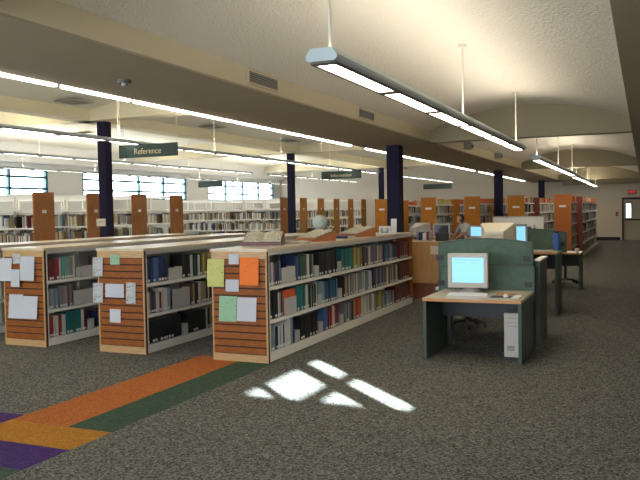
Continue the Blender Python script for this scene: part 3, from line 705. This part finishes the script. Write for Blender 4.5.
tag(MB().box(-.11, .11, -.09, .09, 0, .005, M_pad).build('mouse_pad', None, (-1.48, 8.47, .701)), 'dark blue mouse pad at the right of the keyboard', 'mouse pad')
mo = MB(); mo.lathe([(.001, .034), (.012, .033), (.022, .026), (.029, .014), (.031, 0)], (0, 0, 0), M_white, 16)
mo = mo.build('mouse', None, (-1.42, 8.44, .707)); mo.scale = (1, 1.7, 1); tag(mo, 'white mouse on the dark pad', 'mouse')
tag(MB().box(-.10, .10, -.07, .07, 0, .014, M_edge).build('notepad', None, (-1.47, 8.70, .701), bevel=.002), 'small tan pad lying behind the mouse pad', 'notepad')
tag(MB().box(-.04, .04, -.14, .14, 0, .004, M_white).build('paper_slip', None, (-1.31, 8.52, .701)), 'pale paper slip at the right edge of the front desk', 'paper')
t = thing('computer_tower', 'beige computer tower standing under the front desk', 'computer', (-1.348, 8.42, 0))
MB().box(-.092, .092, .02, .45, .035, .53, M_beige).build('case', t, bevel=.006)
MB().box(-.095, .095, 0, .02, .035, .53, M_beige).build('front_panel', t, bevel=.006)
g = MB()
for z in (.47, .42, .38): g.box(-.07, .07, -.002, 0, z, z+.004, M_beiged)
for i in range(4): g.box(-.06, .02, -.002, 0, .11+i*.014, .116+i*.014, M_black)
g.build('drive_slots', t); MB().box(-.02, .02, -.004, 0, .32, .345, M_greymetal).build('power_button', t)
MB().box(-.10, .10, -.005, .42, 0, .035, M_black).build('stand', t)

# office chairs
def chair(x, y, rz, label, m=M_chair):
    t = thing('office_chair', label, 'chair', (x, y, 0), rz, group='dark office chairs')
    o = MB().box(-.23, .23, -.22, .22, .43, .49, m).build('seat', t, bevel=.02)
    MB().prism([(-.2, .60), (.2, .60), (.19, .92), (.1, .96), (-.1, .96), (-.19, .92)], 'y', .22, .27, m).build('backrest', t, bevel=.015)
    MB().box(-.025, .025, .20, .30, .42, .44, M_black).box(-.025, .025, .27, .30, .42, .75, M_black).build('back_bracket', t)
    MB().cyl((0, 0, .09), (0, 0, .43), .028, M_black).build('gas_lift', t)
    for i in range(5):
        a = i*2*PI/5; e = (.27*math.cos(a), .27*math.sin(a), .07)
        l = MB().cyl((0, 0, .10), e, .022, M_black, .014, n=8).build('leg', t)
        MB().cyl((e[0]-.02*math.sin(a), e[1]+.02*math.cos(a), .028), (e[0]+.02*math.sin(a), e[1]-.02*math.cos(a), .028), .028, M_black, n=12).box(e[0]-.008, e[0]+.008, e[1]-.008, e[1]+.008, .028, .072, M_black).build('caster', l)
    return t
ch = chair(-2.35, 10.64, 0, 'dark blue office chair glimpsed beneath the front desk at left')
dup(ch, (-2.2, 14.2, 0), .4, 'dark office chair on the open floor behind the standing-height desk')
dup(ch, (-2.75, 15.4, 0), 2.6, 'dark office chair behind the standing-height desk legs')
dup(ch, (-1.62, 17.4, 0), 2.2, 'dark office chair behind the small desk near the right aisle')

# standing-height desk and items
desk('standing_desk', 'tall dark desk with orange edge behind the front desk, right', -1.92, 12.05, 1.35, .75, 1.0)
divider(-1.86, 12.9, 1.35, .95, 1.28, .07, 'green arched divider on the tall desk behind the front one', 1.06)
tag(MB().box(-.03, .03, -.02, .14, 0, .004, M_white).box(-.045, .045, -.03, .03, 0, .02, M_white).build('mouse', None, (-1.62, 12.15, 1.001), bevel=.004), 'small white mouse on the tall desk beside the green divider', 'mouse')
t = thing('water_jug', 'bright blue upright canister at the right end of the tall desk divider', 'canister', (-1.305, 12.6, 1.0))
MB().lathe([(0, 0), (.055, 0), (.06, .02), (.06, .24), (.04, .28), (0, .28)], (0, 0, 0), mat('blue_plastic', (.03, .10, .34), .3)).build('body', t); MB().cyl((0, 0, .28), (0, 0, .31), .035, M_black).build('cap', t)
desk('computer_desk', 'small desk by the right aisle beyond the tall desk', -1.62, 16.0, .85, .7, .76)
tag(MB().box(-.22, .22, -.02, .22, 0, .03, M_white).box(-.22, .22, -.02, 0, .03, .16, M_page).box(-.22, .22, .20, .22, .03, .36, M_greymetal).box(-.22, -.2, 0, .2, .03, .36, M_greymetal).box(.2, .22, 0, .2, .03, .36, M_greymetal).build('paper_tray', None, (-1.72, 16.25, .761)), 'grey paper rack with a cream front on the small aisle desk', 'rack')
tag(MB().cyl((0, 0, 0), (0, 0, .09), .04, M_white, .045).build('paper_cup', None, (-1.27, 16.1, .761)), 'white cup at the right corner of the small aisle desk', 'cup')

# raised catalogue stations behind the tall divider
desk('standing_desk', 'raised station behind the taller green divider holding a wide cream monitor', -2.05, 11.03, .9, .5, .98)
t = crt(-2.02, 11.43, .981, PI, 'wide cream monitor seen from behind over the green divider', .52, .44, m=mat('cream_plastic', (.66, .58, .43), .45), scr=M_dark)
crt(-1.83, 12.28, 1.001, 1.1, 'monitor with a narrow bright blue screen right of the cream monitor back', .38, .38, lines=False)

# low cream screen wall, counters
t = thing('cream_partition', 'low cream partition standing before the amber stacks', 'partition', (-2.92, 19.2, 0))
MB().box(-.62, .62, 0, .06, .05, 1.46, M_cream).build('panel', t); MB().box(-.63, .63, -.01, .07, 1.46, 1.49, M_beige).build('cap_rail', t)
for s in (-1, 1): MB().box(s*.6-.03, s*.6+.03, -.15, .2, 0, .05, M_greymetal).build('foot', t)
M_oak = mat('counter_oak', (.50, .27, .09), .45, var=.12, vscale=5, stretch=(6, 6, 1))
t = thing('service_counter', 'honey oak service counter past the end of the front bookcase', 'counter', (-3.62, 13.75, 0))
MB().box(-.52, .45, .02, .9, .30, 1.05, M_oak).build('body', t); MB().box(-.55, .48, 0, .93, 1.05, 1.085, M_oak).build('countertop', t)
MB().box(-.48, .41, .08, .86, 0, .30, mat('plinth_red_oak', (.22, .07, .025), .5)).build('plinth', t)
t = thing('service_counter', 'long oak work counter behind holding the office monitors', 'counter', (-4.6, 17.6, 0))
MB().box(-1.4, 2.0, .02, .7, .1, .90, M_oak).build('body', t); MB().box(-1.43, 2.03, 0, .73, .90, .935, M_oak).build('countertop', t); MB().box(-1.38, 1.98, .06, .66, 0, .1, M_trim).build('plinth', t)
crt(-4.54, 17.85, .936, .1, 'cream monitor with a dark screen on the long oak counter', .42, .36, m=M_beige, scr=M_dark)
crt(-5.0, 18.0, .936, 2.6, 'cream monitor turned away on the long oak counter', .42, .38, scr=M_dark)
crt(-3.72, 17.95, .936, -.25, 'monitor with a pale blue screen right of the seated person', .36, .30, scr=M_screen)
t = thing('printer', 'black printer on the honey oak counter', 'printer', (-3.62, 14.1, 1.086))
MB().box(-.09, .11, 0, .3, 0, .15, M_black).build('body', t, bevel=.01); MB().box(-.07, .09, .2, .23, .15, .24, M_black).build('paper_guide', t)
tag(MB().box(-.09, .12, -.003, 0, 0, .16, M_page).build('notice', None, (-3.63, 13.765, .85)), 'cream notice on the front of the honey oak counter', 'notice')
t = thing('desk_organizer', 'cream and dark desk organizer at the left of the honey oak counter', 'organizer', (-3.98, 14.2, 1.086))
MB().box(-.13, .13, 0, .2, 0, .015, M_beige).box(-.13, .13, .185, .2, 0, .2, M_beige).box(-.13, -.115, 0, .2, 0, .16, M_beige).box(.115, .13, 0, .2, 0, .16, M_beige).build('tray', t)
MB().box(-.10, -.03, .03, .17, .015, .17, BM['navy']).box(-.02, .05, .03, .17, .015, .15, M_white).box(.06, .10, .03, .17, .015, .18, BM['maroon']).build('folders', t)
t = thing('white_box', 'white box with two dark pictures beyond the green divider at right', 'box', (-2.45, 17.0, 1.12))
MB().box(-.16, .2, 0, .3, 0, .20, M_white).build('carton', t); MB().box(-.11, 0, -.002, 0, .05, .16, BM['pale blue']).box(.04, .15, -.002, 0, .05, .16, BM['charcoal']).build('pictures', t)
t = thing('side_cabinet', 'narrow cream cabinet carrying the white picture box', 'cabinet', (-2.42, 16.95, 0))
MB().box(-.24, .26, 0, .45, .04, 1.12, M_cream).build('body', t); MB().box(-.22, .24, -.015, 0, .06, .58, M_cream).build('door', t); MB().box(-.22, .24, -.015, 0, .6, 1.1, M_cream).build('door', t); MB().box(-.2, .22, .03, .42, 0, .04, M_black).build('plinth', t)
# far wall bits
t = thing('exit_sign', 'dim red exit sign above the far door', 'sign', (-.55, 39.985, 2.38))
MB().box(-.2, .2, -.06, 0, -.11, .11, mat('exit_housing', (.30, .12, .10), .6)).build('housing', t); text_mesh('EXIT', .17, 'lettering', mat('exit_letters', (.6, .05, .05), .5, emit=(1, .06, .05), estr=.8), t, (0, -.063, 0), (PI/2, 0, 0))
t = thing('fire_alarm', 'small dark red alarm pull on the far wall left of the door', 'alarm', (-1.25, 39.99, 1.3))
MB().box(-.06, .06, -.05, .01, -.1, .1, mat('alarm_red', (.22, .03, .02), .5)).build('body', t); MB().box(-.04, .04, -.06, -.05, -.03, -.01, M_white).build('handle', t)

# ================================================================ PERSON
def skin_fig(name, verts, edges, radii, m, parent=None, sub=2, root=0):
    me = bpy.data.meshes.new(name); me.from_pydata(verts, edges, []); me.materials.append(m)
    o = bpy.data.objects.new(name, me); COL.objects.link(o)
    if parent: o.parent = parent
    o.modifiers.new('skin', 'SKIN'); me.skin_vertices.new() if not me.skin_vertices else None
    for i, r in enumerate(radii):
        sv = me.skin_vertices[0].data[i]; sv.radius = r if isinstance(r, tuple) else (r, r); sv.use_root = (i == root)
    s = o.modifiers.new('sub', 'SUBSURF'); s.levels = sub; s.render_levels = sub
    for p in me.polygons: p.use_smooth = True
    o.modifiers['skin'].use_smooth_shade = True
    return o
p = thing('person', 'person in a pale grey shirt leaning over the long oak counter', 'person', (-4.10, 18.88, 0), -.95); p.scale = (.97, .97, .965)
# faces -y (towards the counter): leaning forward, hands on the counter
V = [(0, .05, .92), (0, 0, 1.08), (0, -.10, 1.28), (0, -.17, 1.36), (0, -.20, 1.42),
     (.17, -.13, 1.32), (.24, -.25, 1.12), (.16, -.42, .98), (-.17, -.13, 1.32), (-.24, -.25, 1.12), (-.16, -.42, .98),
     (.10, .05, .86), (.11, -.02, .48), (.11, .06, .08), (.11, -.12, .04), (-.10, .05, .86), (-.11, 0, .48), (-.11, .08, .08), (-.11, -.10, .04)]
Ed = [(0, 1), (1, 2), (2, 3), (3, 4), (2, 5), (5, 6), (6, 7), (2, 8), (8, 9), (9, 10), (0, 11), (11, 12), (12, 13), (13, 14), (0, 15), (15, 16), (16, 17), (17, 18)]
Rr = [(.16, .11), (.145, .10), (.16, .11), .06, .055, .07, .048, .032, .07, .048, .032, .09, .062, .045, .035, .09, .062, .045, .035]
body = skin_fig('body', V, Ed, Rr, M_skin, p)
def shift(vs, k=1.0): return vs
skin_fig('shirt', [V[i] for i in (0, 1, 2, 3, 5, 6, 8, 9)], [(0, 1), (1, 2), (2, 3), (2, 4), (4, 5), (2, 6), (6, 7)], [(.175, .125), (.158, .113), (.175, .122), .068, .085, .062, .085, .062], M_shirt, p)
skin_fig('trousers', [V[i] for i in (0, 11, 12, 13, 15, 16, 17)], [(0, 1), (1, 2), (2, 3), (0, 4), (4, 5), (5, 6)], [(.17, .12), .102, .075, .06, .102, .075, .06], M_trouser, p)
def ell(c, r, m, rot=None, n=20, k=14, cutf=None):
    b = MB(); c = Vector(c); vs = []; R = rot or Matrix.Identity(3)
    for j in range(k+1):
        a = PI*j/k
        for i in range(n):
            u = 2*PI*i/n; v = Vector((r[0]*math.sin(a)*math.cos(u), r[1]*math.sin(a)*math.sin(u), r[2]*math.cos(a)))
            if v.y < 0 and v.z < 0 and not cutf: v.x *= 1-.18*(-v.z/r[2])
            vs.append(c+R @ v)
    fs = [(j*n+i, j*n+(i+1) % n, (j+1)*n+(i+1) % n, (j+1)*n+i) for j in range(k) for i in range(n)]
    if cutf: fs = [f for f in fs if cutf(sum((vs[q]-c for q in f), Vector())/4)]
    b.raw(vs, fs, m, True); return b
hc = (0, -.235, 1.505); RT = Matrix.Rotation(-.35, 3, 'X')
hd = ell(hc, (.075, .095, .115), M_skin, RT)
hd.raw([(-.012, -.325, 1.49), (.012, -.325, 1.49), (0, -.322, 1.53), (0, -.35, 1.487)], [(0, 1, 3), (1, 2, 3), (2, 0, 3), (0, 2, 1)], M_skin)
for s in (-1, 1): hd.box(s*.075-.008, s*.075+.008, -.25, -.225, 1.48, 1.535, M_skin)
hd.build('head', p)
fe = MB()
for s in (-1, 1): fe.lathe([(.0005, .009), (.008, .004), (.008, -.004), (.0005, -.009)], (s*.03, -.322, 1.523), M_hair, 10)
fe.box(-.022, .022, -.326, -.318, 1.448, 1.454, BM['dark red']); fe.build('eyes_and_mouth', p)
ell((0, -.222, 1.517), (.085, .105, .12), M_hair, RT, cutf=lambda v: v.y > -.035 or v.z > .065).build('hair', p)
for s in (-1, 1):      # hands with fingers resting on the counter
    hx, hy, hz = s*.15, -.46, .975
    vs = [(s*.16, -.42, .98), (hx, hy-.02, hz-.012)]; es = [(0, 1)]; rr = [.026, (.034, .016)]
    hnd = skin_fig('hand', vs, es, rr, M_skin, p, 1)
    for q in range(4):
        fx = hx+(q-1.5)*.019; ln = (.062, .074, .070, .054)[q]
        skin_fig('finger', [(fx, hy-.02, hz-.008), (fx, hy-.05-ln*.4, hz-.008), (fx, hy-.05-ln, hz-.024)], [(0, 1), (1, 2)], [.010, .009, .007], M_skin, hnd, 1)
    skin_fig('thumb', [(hx-s*.02, hy+.0, hz-.01), (hx-s*.055, hy-.03, hz-.014), (hx-s*.06, hy-.06, hz-.022)], [(0, 1), (1, 2)], [.012, .010, .008], M_skin, hnd, 1)
